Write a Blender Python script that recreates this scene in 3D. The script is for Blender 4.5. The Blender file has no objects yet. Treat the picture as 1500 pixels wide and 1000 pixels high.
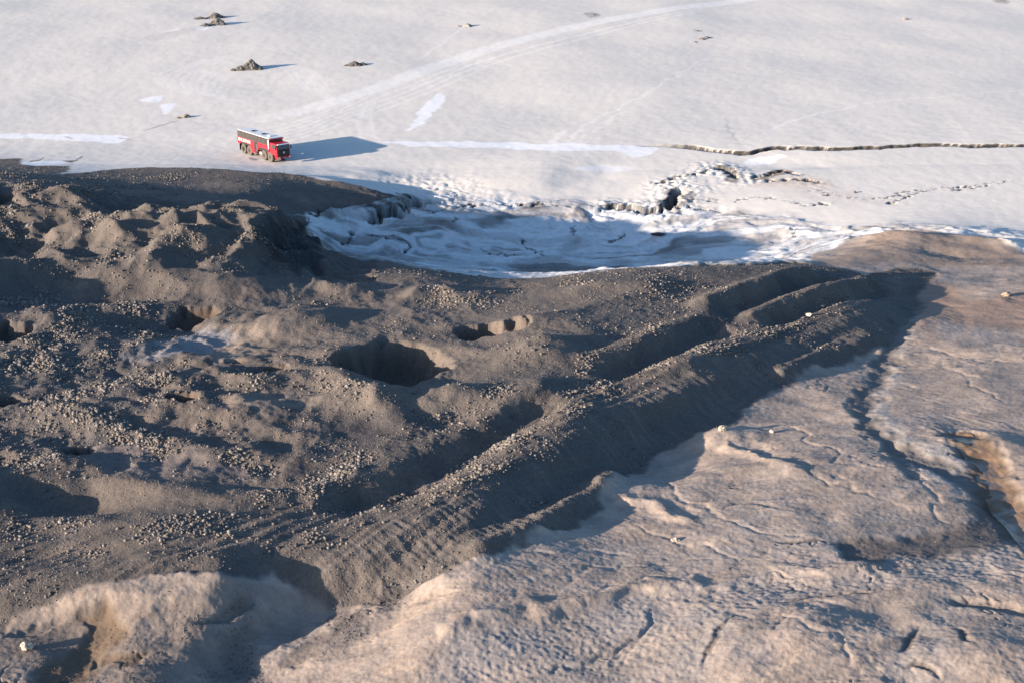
import bpy, bmesh, math, random
import numpy as np
from mathutils import Vector, Matrix, noise as mnoise

# ------------------------------------------------------------------ camera, sky, sun, exposure
SC = bpy.context.scene
COL = SC.collection
H0, F, PITCH = 58.0, 2083.0, math.radians(19.5)
SUN_EL, SUN_AZ = math.radians(9.6), math.radians(25.0)   # azimuth: light travels towards +x turned this far to +y
cam = bpy.data.objects.new('camera', bpy.data.cameras.new('camera'))
COL.objects.link(cam)
cam.location = (0, 0, H0)
cam.rotation_euler = (math.pi / 2 - PITCH, 0, 0)
cam.data.sensor_width = 36
cam.data.lens = 36 * F / 1500
cam.data.clip_end = 6000
SC.camera = cam
world = bpy.data.worlds.new('World')
SC.world = world
world.use_nodes = True
nt = world.node_tree
nt.nodes.clear()
sky = nt.nodes.new('ShaderNodeTexSky')
sky.sky_type = 'NISHITA'
sky.sun_disc = False
sky.ozone_density = 3.5
sky.sun_elevation = SUN_EL
sky.sun_rotation = math.radians(270) - SUN_AZ
bg = nt.nodes.new('ShaderNodeBackground')
bg.inputs['Strength'].default_value = 0.105
wo = nt.nodes.new('ShaderNodeOutputWorld')
nt.links.new(sky.outputs[0], bg.inputs[0])
nt.links.new(bg.outputs[0], wo.inputs[0])
sl = bpy.data.lights.new('sun', 'SUN')
sl.energy = 5.0
sl.angle = math.radians(0.5)
sl.color = (1.0, 0.815, 0.645)
sun = bpy.data.objects.new('sun', sl)
COL.objects.link(sun)
sun_dir = Vector((math.cos(SUN_AZ) * math.cos(SUN_EL), math.sin(SUN_AZ) * math.cos(SUN_EL), -math.sin(SUN_EL)))
sun.rotation_euler = sun_dir.to_track_quat('-Z', 'Y').to_euler()
SC.view_settings.view_transform = 'Standard'
SC.view_settings.look = 'None'
SC.view_settings.gamma = 1
SC.view_settings.use_curve_mapping = False
SC.view_settings.exposure = 1.44

STEP = 0.0012
R = random.Random(7)
rng = np.random.default_rng(11)
sP, cP = math.sin(PITCH), math.cos(PITCH)

# ------------------------------------------------------------------ noise
_g = np.random.default_rng(3).uniform(0, 2 * np.pi, (256, 256))
GX, GY = np.cos(_g).astype(np.float32), np.sin(_g).astype(np.float32)
def perlin(x, y):
    x = x.astype(np.float32); y = y.astype(np.float32)
    xi = np.floor(x); yi = np.floor(y)
    fx = x - xi; fy = y - yi
    xi = xi.astype(np.int32) & 255; yi = yi.astype(np.int32) & 255
    x1 = (xi + 1) & 255; y1 = (yi + 1) & 255
    u = fx * fx * fx * (fx * (fx * 6 - 15) + 10)
    v = fy * fy * fy * (fy * (fy * 6 - 15) + 10)
    a = GX[xi, yi] * fx + GY[xi, yi] * fy
    b = GX[x1, yi] * (fx - 1) + GY[x1, yi] * fy
    c = GX[xi, y1] * fx + GY[xi, y1] * (fy - 1)
    d = GX[x1, y1] * (fx - 1) + GY[x1, y1] * (fy - 1)
    ab = a + u * (b - a)
    return (ab + v * (c + u * (d - c) - ab)) * 1.5
def fbm(x, y, s, o=4, seed=0, gain=0.5, lac=2.03):
    r = 0; amp = 1; f = 1 / s
    for k in range(o):
        r = r + amp * perlin(x * f + seed * 7.31 + 11.7 * k, y * f - seed * 3.77 + 5.3 * k)
        amp *= gain; f *= lac
    return r
def ridged(x, y, s, o=4, seed=0, gain=0.5):
    r = 0; amp = 1; f = 1 / s
    for k in range(o):
        r = r + amp * (1 - 2 * np.abs(perlin(x * f + seed * 5.1 + 9.7 * k, y * f + seed * 2.3 + 4.1 * k)))
        amp *= gain; f *= 2.1
    return r
def sstep(a, b, x):
    t = np.clip((x - a) / (b - a), 0, 1)
    return t * t * (3 - 2 * t)

# ------------------------------------------------------------------ grid (finer where the ground is near)
Ys = [50.0]
while Ys[-1] < 3000:
    y = Ys[-1]
    Ys.append(y * (1 + (STEP * 2.5 if y < 88 else STEP if y < 300 else STEP * 2.2 if y < 520 else STEP * 20)))
Ys = np.array(Ys)
Us = np.concatenate([np.linspace(-1.6, -0.64, 40), np.arange(-0.62, 0.47, STEP), np.linspace(0.48, 1.6, 46)])
YY, UU = np.meshgrid(Ys, Us, indexing='ij')
X = (UU * YY).astype(np.float32)
Y = YY.astype(np.float32)
SH = X.shape

def at(px, py, z=0.0):
    dx, v = (px - 750) / F, (500 - py) / F
    dy, dz = cP + v * sP, -sP + v * cP
    t = (z - H0) / dz
    return dx * t, dy * t, z

# control points: picture position and the height the ground has there
CP = """
-250 225 0  0 200 0  200 212 0  390 235 0  600 240 0  800 240 .2  1000 235 0  1200 245 0  1450 255 0  1700 260 0
560 262 -.8  700 262 -1  850 262 -1.1  1050 268 -1.2 1250 280 -1.2 1450 290 -1.2
580 284 -2.2 700 286 -2.5 850 290 -2.6 1000 292 -2.3 1150 296 -2
620 305 -2.8  700 330 -4.1  600 372 -5  560 335 -2.9 490 335 -2.6 510 375 -4.5 540 302 -1.5 750 385 -6.3  900 375 -6.6  1000 335 -4.8  1000 372 -6 900 320 -4.5 780 310 -3.6
1120 330 -3.8  1150 372 -4.6  1300 320 -2.2  1450 330 -2.2  1650 340 -2.2
480 402 3.2  620 404 3.2  740 421 2.2  830 412 3  920 400 3.8  1050 402 3.4  1180 397 2.2  1260 388 .6
390 322 8.9  260 320 9.2 260 308 7.8 260 296 5.8 380 311 7.8 380 301 5.6  150 285 8.2 60 266 8  100 292 9.6  0 278 9.6  -150 268 10.5  -350 264 11 330 348 7.9  200 350 7.4  50 350 7.1  -200 350 8.5  415 380 5.4  300 390 6.5  100 400 6  0 400 6
300 247 1.2  450 264 .8  170 245 .8 100 245 1.2  0 240 1.2 -200 235 1  550 285 -.3  430 285 1.6  500 288 -.2 300 272 3  380 278 3 200 262 3
0 450 4.8  0 550 4  0 650 3  0 750 2.2  0 840 1.7  0 925 .4  0 1000 -.2  -200 500 6 -200 700 4  -200 900 1
200 450 4.8  200 550 3.8  200 650 3.1  200 830 2  200 900 1  200 980 -.2
400 450 4.5  400 600 3.4  400 720 2.5  400 812 1.5 500 800 1.5 180 840 1.6
600 450 3.8  600 600 3.1  640 480 3.7
750 455 3.6  800 500 3.6 850 450 3.8  1000 430 3.3  1100 425 2.9
650 735 2.6 850 620 2.9 1050 522 2.7 1270 440 1.5
430 880 -.8  520 885 -.9 590 876 -.5 555 852 .3 480 848 .5 640 845 1.2 740 815 1.2 850 775 .8  910 705 -.4  868 668 1.5 820 715 .8 950 665 -.2 1050 635 .4  1100 595 .5  1240 530 .2  1320 450 -.3  1380 395 -.3
760 830 1.1  665 885 1.1
1200 650 1.2  1200 800 1.4  1200 950 .8  1000 800 .8  1000 720 .7  1000 950 .4 800 880 .9 700 990 -.1 900 990 -.3 1350 600 1  1400 500 .5  1450 430 .2  1450 750 .8  1450 900 1.2  1450 1000 .5  1700 500 .6 1700 800 1.4
1310 350 .2  1400 360 0 1550 385 -.6
350 965 -1.6  450 950 -1.7  280 1010 -1.5 400 905 -1.1 480 895 -1.1 520 905 -1.2 430 985 -1.8 270 882 .8 335 856 1.5 352 870 .9 220 920 .4 300 925 .1  600 930 .2 640 900 .9 560 970 -.5 130 960 -.4 60 960 0
"""
cps = np.array(CP.split(), float).reshape(-1, 3)
pts = np.array([at(*c) for c in cps])
extra = []
for x in (-900, -450, -160, 0, 160, 450, 900):
    for y in (275, 340, 440, 620, 900, 1500, 3000):
        extra.append((x, y, 0.06 * (y - 262)))
for x in (-500, -250, 250, 500):
    for y in (50, 110, 170, 230):
        extra.append((x, y, 2.0 if x < 0 else -2.0))
for x in (-60, -20, 20, 60):
    extra.append((x, 60, -6 if x < 30 else -4))
pts = np.concatenate([pts, extra])
# thin-plate spline in (u, log y) on a coarse grid
def q(p):
    return np.stack([p[:, 0] / p[:, 1] * 2.2, np.log(p[:, 1]) * 2.2], 1)
def tps(P, z, Q, lam=5e-4):
    n = len(P)
    def ker(d2):
        return d2 * np.log(d2 + 1e-12) * 0.5
    A = np.zeros((n + 3, n + 3))
    A[:n, :n] = ker(((P[:, None] - P[None]) ** 2).sum(-1)) + lam * np.eye(n)
    A[:n, n] = 1; A[n, :n] = 1
    A[:n, n + 1:] = P; A[n + 1:, :n] = P.T
    w = np.linalg.solve(A, np.concatenate([z, np.zeros(3)]))
    out = np.empty(len(Q))
    for i in range(0, len(Q), 20000):
        q_ = Q[i:i + 20000]
        out[i:i + 20000] = ker(((q_[:, None] - P[None]) ** 2).sum(-1)) @ w[:n] + w[n] + q_ @ w[n + 1:]
    return out
ri = np.unique(np.concatenate([np.arange(0, SH[0], 7), [SH[0] - 1]]))
ci = np.unique(np.concatenate([np.arange(0, SH[1], 7), [SH[1] - 1]]))
Xc, Yc = X[np.ix_(ri, ci)], Y[np.ix_(ri, ci)]
farz = lambda y: 0.06 * np.maximum(y - 262, 0)
zb = tps(q(pts), pts[:, 2] - farz(pts[:, 1]), q(np.stack([Xc.ravel(), Yc.ravel()], 1).astype(float))).reshape(Xc.shape)
tmp = np.stack([np.interp(np.arange(SH[1]), ci, row) for row in zb])
Z = np.empty(SH)
rr = np.arange(SH[0])
i0 = np.clip(np.searchsorted(ri, rr, side='right') - 1, 0, len(ri) - 2)
fr = ((rr - ri[i0]) / (ri[i0 + 1] - ri[i0]))[:, None]
Z = (tmp[i0] * (1 - fr) + tmp[i0 + 1] * fr + farz(Ys)[:, None])
Z = Z.astype(np.float32)

def hit(px, py):
    """where the line of sight meets the ground as it stands now"""
    dx, v = (px - 750) / F, (500 - py) / F
    dy, dz = cP + v * sP, -sP + v * cP
    c = int(np.clip(np.round(np.interp(dx / dy, Us, np.arange(len(Us)))), 0, len(Us) - 1))
    ray = H0 + Ys * (dz / dy)
    d = Z[:, c] - ray
    k = int(np.argmax(d >= 0))
    if k == 0:
        k = 1
    t = d[k - 1] / (d[k - 1] - d[k]) if d[k] != d[k - 1] else 0
    yy = Ys[k - 1] + t * (Ys[k] - Ys[k - 1])
    return np.array([dx / dy * yy, yy, H0 + yy * dz / dy])
def ground(x, y):
    r = np.interp(y, Ys, np.arange(SH[0])); c = np.interp(x / y, Us, np.arange(SH[1]))
    r = np.clip(r, 0, SH[0] - 1.001); c = np.clip(c, 0, SH[1] - 1.001)
    a, b = np.floor(r).astype(int), np.floor(c).astype(int)
    fa, fb = r - a, c - b
    return (Z[a, b] * (1 - fa) * (1 - fb) + Z[a + 1, b] * fa * (1 - fb) + Z[a, b + 1] * (1 - fa) * fb + Z[a + 1, b + 1] * fa * fb)
def sample(A, x, y):
    r = np.clip(np.interp(y, Ys, np.arange(SH[0])).round().astype(int), 0, SH[0] - 1)
    c = np.clip(np.interp(x / y, Us, np.arange(SH[1])).round().astype(int), 0, SH[1] - 1)
    return A[r, c]
def pl(s):
    a = np.array(s.split(), float).reshape(-1, 2)
    return np.array([hit(*p)[:2] for p in a])
def smooth(P, n=4, closed=False):
    P = np.asarray(P); m = len(P); out = []
    for i in range(m if closed else m - 1):
        if closed:
            a, b, c, d = P[(i - 1) % m], P[i], P[(i + 1) % m], P[(i + 2) % m]
        else:
            a, b, c, d = P[max(i - 1, 0)], P[i], P[i + 1], P[min(i + 2, m - 1)]
        for k in range(n):
            t = k / n
            out.append(0.5 * (2 * b + (c - a) * t + (2 * a - 5 * b + 4 * c - d) * t * t + (3 * b - a - 3 * c + d) * t ** 3))
    if not closed:
        out.append(P[-1])
    return np.array(out)
def box(P, m):
    """rows and columns of the grid that a shape can reach"""
    P = np.asarray(P)
    y0, y1 = P[:, 1].min() - m, P[:, 1].max() + m
    us = np.concatenate([(P[:, 0] - m) / np.maximum(P[:, 1] - m, 30), (P[:, 0] + m) / np.maximum(P[:, 1] - m, 30), (P[:, 0] - m) / (P[:, 1] + m), (P[:, 0] + m) / (P[:, 1] + m)])
    r0, r1 = np.searchsorted(Ys, y0), np.searchsorted(Ys, y1)
    c0, c1 = np.searchsorted(Us, us.min()), np.searchsorted(Us, us.max())
    return slice(max(r0 - 1, 0), min(r1 + 1, SH[0])), slice(max(c0 - 1, 0), min(c1 + 1, SH[1]))
def dist(P, m, wob=0, ws=3, seed=0):
    """distance, side (+ on the left of the walking direction) and place along a polyline"""
    s = box(P, m + wob)
    x, y = X[s], Y[s]
    if wob:
        x = x + wob * fbm(X[s], Y[s], ws, 3, seed); y = y + wob * fbm(X[s], Y[s], ws, 3, seed + 5)
    D = np.full(x.shape, 1e9, np.float32); S = np.zeros_like(D); T = np.zeros_like(D)
    L = np.concatenate([[0], np.cumsum(np.hypot(*(P[1:] - P[:-1]).T))])
    for i in range(len(P) - 1):
        ax, ay = P[i]; bx, by = P[i + 1] - P[i]
        l2 = bx * bx + by * by + 1e-9
        t = np.clip(((x - ax) * bx + (y - ay) * by) / l2, 0, 1)
        ex, ey = x - ax - t * bx, y - ay - t * by
        d = np.hypot(ex, ey)
        k = d < D
        D[k] = d[k]; S[k] = np.sign(bx * ey - by * ex)[k]; T[k] = ((L[i] + t * (L[i + 1] - L[i])) / L[-1])[k]
    return s, D, S, T
def poly(P, wob=0, ws=4, seed=0, soft=0.6, full=False):
    """soft inside-mask of a polygon"""
    P = np.asarray(P)
    s = box(P, wob * 1.5 + soft + 2)
    x, y = X[s], Y[s]
    if wob:
        x, y = x + wob * fbm(X[s], Y[s], ws, 4, seed), y + wob * fbm(X[s], Y[s], ws, 4, seed + 5)
    D = np.full(x.shape, 1e9, np.float32); I = np.zeros(x.shape, bool)
    for i in range(len(P)):
        ax, ay = P[i - 1]; bx, by = P[i] - P[i - 1]
        t = np.clip(((x - ax) * bx + (y - ay) * by) / (bx * bx + by * by + 1e-9), 0, 1)
        D = np.minimum(D, np.hypot(x - ax - t * bx, y - ay - t * by))
        if abs(by) > 1e-9:
            I ^= ((P[i - 1][1] > y) != (P[i][1] > y)) & (x < ax + bx * (y - ay) / by)
    M = np.where(I, D, -D)
    m = sstep(-soft, soft, M).astype(np.float32)
    if full:
        o = np.zeros(SH, np.float32); o[s] = m
        return o
    return s, m

# ------------------------------------------------------------------ ground zones (outlines laid on the ground)
moraine_P = pl("""-420 236 -150 236 0 233 28 232 30 241 50 243 100 243 104 252 68 256 120 253 170 248 215 245 300 247 380 253 450 264 520 274 560 285 582 292
540 302 500 306 460 312 425 316""")
moraine_P = np.concatenate([moraine_P, [(-34, 226), (-32, 216), (-30.5, 203)]])
crest_P = pl("""480 404 560 404 620 406 700 417 740 424 800 420 860 408 920 403 1000 405 1100 405 1180 400""")
rest_P = pl("""1270 402 1340 392 1372 400 1350 430 1325 470 1300 505 1240 528 1170 553 1105 590 1055 632 970 662 905 712 850 763 760 803 640 842 600 868 560 880 480 874
400 856 340 846 300 858 230 862 130 872 60 890 0 912 -150 935 -420 960""")
moraine_all = np.concatenate([moraine_P, crest_P + [0, 9], rest_P])
M_mor = poly(moraine_all, wob=0.9, ws=5, seed=1, soft=0.5, full=True)
edge_P = pl("1190 391 1180 376 1230 362 1262 350 1300 342 1350 338 1400 345 1460 358 1500 372 1650 392 2000 400")
north_P = np.concatenate([[(-900, 3400), (-900, 160), (-120, 165), (-60, 170), (0, 170), (30, 170)], edge_P, [(500, 150), (2000, 200), (3000, 3400)]])
NORTH = poly(north_P, wob=1.0, ws=6, seed=2, soft=.8, full=True)
M_tan = (1 - M_mor) * (1 - NORTH)
hol_P = pl("450 300 560 291 640 286 760 292 860 297 930 303 1010 300 1120 315 1250 335 1350 330 1500 340 1600 372")
hol_P = np.concatenate([hol_P, edge_P[::-1] - [0, 4], [(30, 168), (-36, 168), (-36, 186)]])
M_hol = poly(hol_P, wob=2.0, ws=9, seed=3, soft=3.0, full=True) * (1 - M_mor) * NORTH
M_snow = np.clip(1 - M_mor - M_tan - M_hol, 0, 1)

# ------------------------------------------------------------------ relief
def bump(px, py, h, rx, ry=None, rot=0.0, p=1.0, pos=None):
    c = hit(px, py) if pos is None else pos
    ry = ry or rx
    rx_, ry_ = 2.4 * max(rx, ry), 0
    s = box(np.array([[c[0], c[1]]]), rx_)
    a = math.radians(rot)
    wx = X[s] + 0.18 * rx * fbm(X[s], Y[s], rx, 2, 9); wy = Y[s] + 0.18 * rx * fbm(X[s], Y[s], rx, 2, 12)
    dx, dy = wx - c[0], wy - c[1]
    ex, ey = (dx * math.cos(a) + dy * math.sin(a)) / rx, (-dx * math.sin(a) + dy * math.cos(a)) / ry
    Z[s] += h * np.exp(-((ex * ex + ey * ey) ** p))
Z0 = Z.copy()
def pl0(t, h=0):
    global Z
    k = Z; Z = Z0 + np.float32(h); r = pl(t); Z = k
    return r
def ridge(s_, h, w, wr=None, wob=0.3, taper=0.12, P=None, sharp=1.0, lift=0):
    P = smooth(pl0(s_, lift) if P is None else P)
    wr = wr or w
    s, D, S, T = dist(P, 3 * max(w, wr), wob, 4, 21)
    W = np.where(S > 0, w, wr)
    prof = np.exp(-(D / W) ** (2 * sharp)) if sharp >= 1 else 1 / (1 + (D / W) ** 2) ** 1.5
    Z[s] += h * prof * sstep(0, taper, T) * sstep(0, taper, 1 - T)
def pit(px, py, depth, rx, ry, rot=0):
    c = hit(px, py)
    s = box(np.array([[c[0], c[1]]]), 2 * max(rx, ry))
    a = math.radians(rot)
    wx = X[s] + 0.34 * ry * fbm(X[s], Y[s], ry, 4, 19); wy = Y[s] + 0.34 * ry * fbm(X[s], Y[s], ry, 4, 22)
    dx, dy = wx - c[0], wy - c[1]
    e = np.hypot((dx * math.cos(a) + dy * math.sin(a)) / rx, (-dx * math.sin(a) + dy * math.cos(a)) / ry)
    m = 1 - sstep(0.72, 1.08, e)
    Z[s] -= depth * m
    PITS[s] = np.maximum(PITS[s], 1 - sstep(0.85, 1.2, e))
PITS = np.zeros(SH, np.float32)

# hummocks of the left moraine
hum = M_mor * sstep(0.03, -0.03, UU + 0.02 - (Y - 150) * 0.0006)
Xr, Yr = X * 0.85 + Y * 0.53, -X * 0.53 + Y * 0.85
calm = poly(pl('-200 700 0 690 200 705 350 700 480 712 560 730 640 735 700 760 560 880 400 870 0 920 -200 940'), 1.5, 6, 33, 3.5, full=True)
hum = hum * (1 - .85 * calm) * sstep(214, 194, Y) * (1 - sstep(-.15, -.11, UU) * sstep(172, 180, Y))
near = sstep(185, 165, Y)
Z += (hum * (1.7 * (1 - 0.78 * near) * fbm(Xr * 0.62, Yr * 1.15, 13, 2, 31) + 1.0 * ridged(X, Y, 8, 2, 35) * (1 - 0.8 * near) - 0.5)).astype(np.float32)
Z += (M_mor * sstep(172, 184, Y) * sstep(216, 200, Y) * (UU < -.1) * (.42 * ridged(X * .5, Y * 1.1, 4.6, 3, 37) + .4 * fbm(X * .6, Y, 2.8, 3, 38) - .5)).astype(np.float32)
Z += (M_mor * sstep(-.12, -.2, UU) * sstep(172, 160, Y) * (1 - calm) * .28 * fbm(X, Y, 3.2, 3, 39)).astype(np.float32)
# hand placed knolls and hollows
bump(250, 345, 1.0, 5, 3, 20); bump(150, 345, 1.2, 7, 4); bump(70, 300, 1.5, 8, 4, 10)
bump(220, 385, 1.0, 6, 3, 30); bump(60, 400, 1.3, 9, 3, -8); bump(160, 420, -1.6, 12, 3.5, -4)
bump(340, 415, .8, 9, 3, -10); bump(500, 425, .9, 6, 3, -15); bump(640, 430, 1.0, 6, 2.6, -12)
bump(90, 470, 1.2, 8, 4, 20); bump(230, 470, -1.5, 9, 3.5, -10); bump(330, 500, -1.0, 7, 3, 15)
bump(440, 470, 1.2, 5, 3.5, 30); bump(420, 560, 1.1, 5, 2.5, 10); bump(500, 560, .9, 3, 3)
bump(540, 590, 1.5, 5.5, 2.4, 14); bump(665, 580, 1.4, 4, 2.6, 10); bump(800, 515, 1.3, 3.5, 2.4, 10); bump(-60, 415, 2, 6, 3); bump(-130, 440, 3.2, 9, 6); bump(-70, 730, 1.6, 5, 4); bump(20, 400, 1.3, 6, 2.5); bump(800, 480, 1.0, 7, 4, 15)  # knolls left of the frame are unseen, added to cast shade into view
bump(250, 560, 1.4, 6, 3, 5); bump(350, 600, 1.0, 8, 2.5, -15); bump(140, 600, 1.0, 6, 3); bump(60, 700, 1.0, 5, 3, 10); bump(110, 735, -1.2, 6, 2.2, -15)
bump(200, 540, -0.8, 5, 3); bump(900, 420, .8, 9, 3, 8); bump(680, 600, -.8, 5, 4, 20)
# gravel swells that follow the flow of the ice
for a, h, w in (("-60 640 60 672 180 705 300 728 420 730 510 702 570 660", .5, 2.0), ("-60 590 100 610 220 640 340 665 450 672 520 655", .45, 1.8), ("-60 745 100 760 230 765 350 752 450 728", .4, 2.2),
                ("60 560 180 575 280 600 400 630 500 640", .4, 1.6), ("-60 800 100 800 250 790 380 775 480 750", .35, 2.0), ("300 520 400 530 500 560 560 600 620 640", .5, 2.0), ("180 500 280 520 360 560 440 600", .5, 2.2)):
    ridge(a, h, w, w * .7, wob=.7)
ridge("600 470 700 480 800 470 900 440 1000 425", .35, 2.0, 1.4); ridge("640 500 740 520 830 500 900 490", .4, 1.8, 1.3)
# the ridges: thin upper crest, dark trough, broad lit band, steep side
bump(560, 585, 1.1, 5, 2.2, 10); bump(480, 520, .8, 5, 2.4, 8); bump(790, 520, .9, 4, 2.2, 12)
ridge("430 738 500 718 560 697 640 655 700 618 740 592 790 566 830 552", .7, 2.0, 1.5, wob=.4)
ridge("850 542 900 520 950 498 1000 478 1060 458 1110 446", .7, 1.8, 1.4, wob=.35)
ridge("455 742 560 714 640 676 700 642 760 608 820 578", -1.5, 2.6, 2.4, wob=.4)
ridge("880 556 930 530 1000 500 1070 476", -1.2, 2.2, 1.9, wob=.35)
ridge("1010 455 1100 425 1160 405 1200 402", 1.3, 1.8, 1.4); ridge("1040 466 1120 436 1180 416 1230 410", -1.1, 1.3, 1.5)
ridge("1080 478 1150 448 1230 424 1290 410", 1.1, 1.8, 1.4); ridge("1110 482 1180 456 1250 434 1300 420", -.9, 1.2, 1.3)
ridge("-200 872 -60 866 60 858 180 848 300 836 400 820 500 800 600 774 680 738 760 695 830 642 900 602 970 568 1050 532 1150 498 1230 468 1300 434", 1.0, 4.2, 3.0, wob=.6, sharp=1.4, lift=.8)
ridge("660 820 740 796 820 758 880 722 912 694", 1.1, 1.5, 1.2)
ridge("890 636 950 610 1020 585 1070 562", .8, 1.7, 1.2); ridge("1130 560 1200 528 1260 505 1290 490", .9, 1.5, 1.1)
bump(785, 668, .5, 6.5, 2.6, 45); bump(1000, 540, .9, 4.5, 2.2, 45); bump(700, 705, .3, 4, 2, 45)
# big melt pits
pit(583, 528, 4.2, 6.3, 6.0, -10); pit(705, 482, 2.2, 3.0, 2.4); pit(757, 470, 1.6, 1.9, 2.0)
pit(115, 661, 1.4, 1.5, 1.0); pit(262, 578, 1.3, 2.0, 1.1); pit(12, 482, 2.0, 2.6, 2.2); pit(10, 588, 1.6, 1.6, 1.4)
pit(283, 466, 1.8, 2.8, 2.2, 20); pit(15, 283, 2.2, 5, 3.2)
pit(346, 528, .5, 1.2, .6); pit(405, 538, .5, 1.4, .6)
# cliff into the hollow
cl = smooth(np.array([(-34, 176), (-33.5, 190), (-31.5, 203), (-30.5, 212), (-29, 222)]))
s, D, S, T = dist(cl, 14, 0.9, 2.5, 41)
side = D * S
Z[s] += (-2.2 * sstep(.4, -2.2, side) * sstep(-16, -3, side) * sstep(0, .25, T) * sstep(0, .25, 1 - T)).astype(np.float32)
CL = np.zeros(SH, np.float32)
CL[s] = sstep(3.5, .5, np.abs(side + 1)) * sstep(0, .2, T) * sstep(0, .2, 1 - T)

# scree slope gullies running down the ridge side
ax, ay = math.cos(math.radians(46)), math.sin(math.radians(46))
al, ac = X * ax + Y * ay, -X * ay + Y * ax
scr_P = pl("330 830 520 790 650 735 760 690 800 640 860 600 930 575 1010 532 1130 508 1220 468 1310 430 1345 440 1300 505 1240 530 1170 553 1105 590 1055 632 970 662 905 712 850 763 760 803 640 842 560 880 400 856")
s, m = poly(scr_P, wob=.6, soft=1.5)
SCR = np.zeros(SH, np.float32); SCR[s] = m
BAND = poly(pl('-200 880 -200 800 0 790 200 780 350 750 450 730 560 690 700 620 850 545 1000 478 1150 430 1290 405 1330 440 1230 520 1050 630 900 712 640 842 400 856 0 912'), 1, 6, 34, 3, full=True) * M_mor
acw = ac + 1.2 * fbm(X, Y, 14, 2, 44)
Z += (BAND * (.16 * perlin(acw / 1.5, al / 26 + 3) + .10 * perlin(acw / .7 + 7, al / 18))).astype(np.float32)
Z += (SCR * (0.05 * perlin(al / 0.9, ac / 6 + 3 * perlin(X / 9, Y / 9)) + 0.07 * perlin(al / 0.38 + 9, ac / 3))).astype(np.float32)

# tan ice: gentle swells, flow streaks, channels
Xs, Ys_ = X * .94 + Y * .34, -X * .34 + Y * .94
wx = 3 * fbm(X, Y, 14, 2, 51); wy = 3 * fbm(X, Y, 14, 2, 52)
Z += (M_tan * (0.22 * fbm(X + wx, Y + wy, 11, 3, 53) + 0.10 * ridged(Xs + wx, Ys_ * 2.2 + wy, 6, 3, 54) * sstep(-.3, .6, fbm(X, Y, 16, 2, 55)))).astype(np.float32)
WET = np.zeros(SH, np.float32); GRV = np.zeros(SH, np.float32)
def channel(s_, depth, w, wob=0.5, wet=1.0, arr=None, taper=.08, bank=0.0):
    P = smooth(pl0(s_)); depth *= .38
    s, D, S, T = dist(P, 4 * w + 2, wob, 2.5, 61)
    small = w < .65
    if small: taper = .35
    tp = sstep(0, taper, T) * sstep(0, taper, 1 - T)
    if small: D = D / ((.15 + .7 * tp) * (.75 + .6 * np.abs(perlin(T * 9, T * 0 + w))))
    Z[s] += (tp * (-depth * (1 - sstep(.1 * w, 1.35 * w, D)) + bank * np.exp(-((D - 2.2 * w) / w) ** 2))).astype(np.float32)
    A = WET if arr is None else arr
    A[s] = np.maximum(A[s], wet * tp * (1 - sstep(.5 * w, 1.3 * w, D)))
channel("1345 430 1320 480 1298 530 1280 565 1267 590 1276 620 1300 645 1340 668 1390 690 1430 718 1455 745 1452 768", .9, 1.5, 1.0, .8, GRV)
channel("1440 725 1458 748 1452 768 1425 788 1370 797 1300 801 1225 811", .7, 2.3, .9, 1.0, GRV, taper=.04)
channel("1385 628 1415 645 1440 668 1455 700 1475 735 1500 765 1560 830", 1.7, 2.2, .9, 1, bank=.08)
channel("1385 875 1430 884 1500 893 1600 900", .8, .7, .3, .6, GRV)
channel("1090 900 1055 925 1040 955 1032 1000", .35, .35, .3, .8, GRV)
channel("1105 884 1160 880 1230 868 1300 866 1330 862", .45, .4, .4, .9, GRV)
channel("1348 915 1330 945 1312 962", .5, .4, .2, 1, GRV)
channel("1385 922 1405 926 1410 942 1430 955", .5, .4, .3, 1, GRV)
channel("1318 978 1345 976 1370 985 1378 1000", .5, .4, .3, 1, GRV)
channel("1128 785 1150 793 1200 790 1218 802", .4, .4, .3, .9, GRV)
channel("1065 755 1060 745 1100 735 1170 750", .3, .5, .3, .3, GRV)
channel("1300 640 1330 690 1345 705", .5, .8, .4, .6, GRV)
channel("600 895 640 870 680 865", .4, .5, .3, .2, GRV)
channel("110 925 150 925 132 950 100 985 70 1040", .8, 2.0, .9, 1)
channel("135 968 170 962 215 968", .5, .8, .5, .9)
channel("0 935 60 920 110 905", .7, .6, .3, .6, GRV)
channel("275 918 330 905 385 880", .8, .6, .3, .7, GRV)
channel("300 990 360 950 420 915 500 880 560 865", 1.0, 1.8, .8, .4, GRV)
channel("420 985 440 960 500 925 540 900", .3, .9, .6, .7, GRV)
for a in ("780 905 850 880 950 862 1040 850", "640 930 720 900 800 884", "1000 870 1100 850 1200 835 1320 840", "1180 700 1100 668 1060 650", "860 720 900 735 960 745 1010 770"):
    ridge(a, .35, 1.0, .7, wob=.8)
bump(1130, 930, .7, 7, 5, 20); bump(1200, 905, .3, 3, 2); bump(1270, 900, -.3, 3.5, 3); bump(1420, 960, .6, 6, 3)
bump(1440, 655, .8, 4, 2.5); bump(1060, 640, .8, 4, 2, 10); bump(920, 720, .8, 4, 3); bump(270, 875, .3, 6, 2.5, 5); bump(500, 930, .4, 5, 1.6, 50)
bump(1080, 690, .5, 6, 3); bump(1370, 420, .5, 5, 3); bump(1310, 348, 1.0, 8, 3, -10); bump(1400, 372, -.7, 7, 2.5, -5); bump(1450, 358, .9, 7, 2.5, -8)

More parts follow.
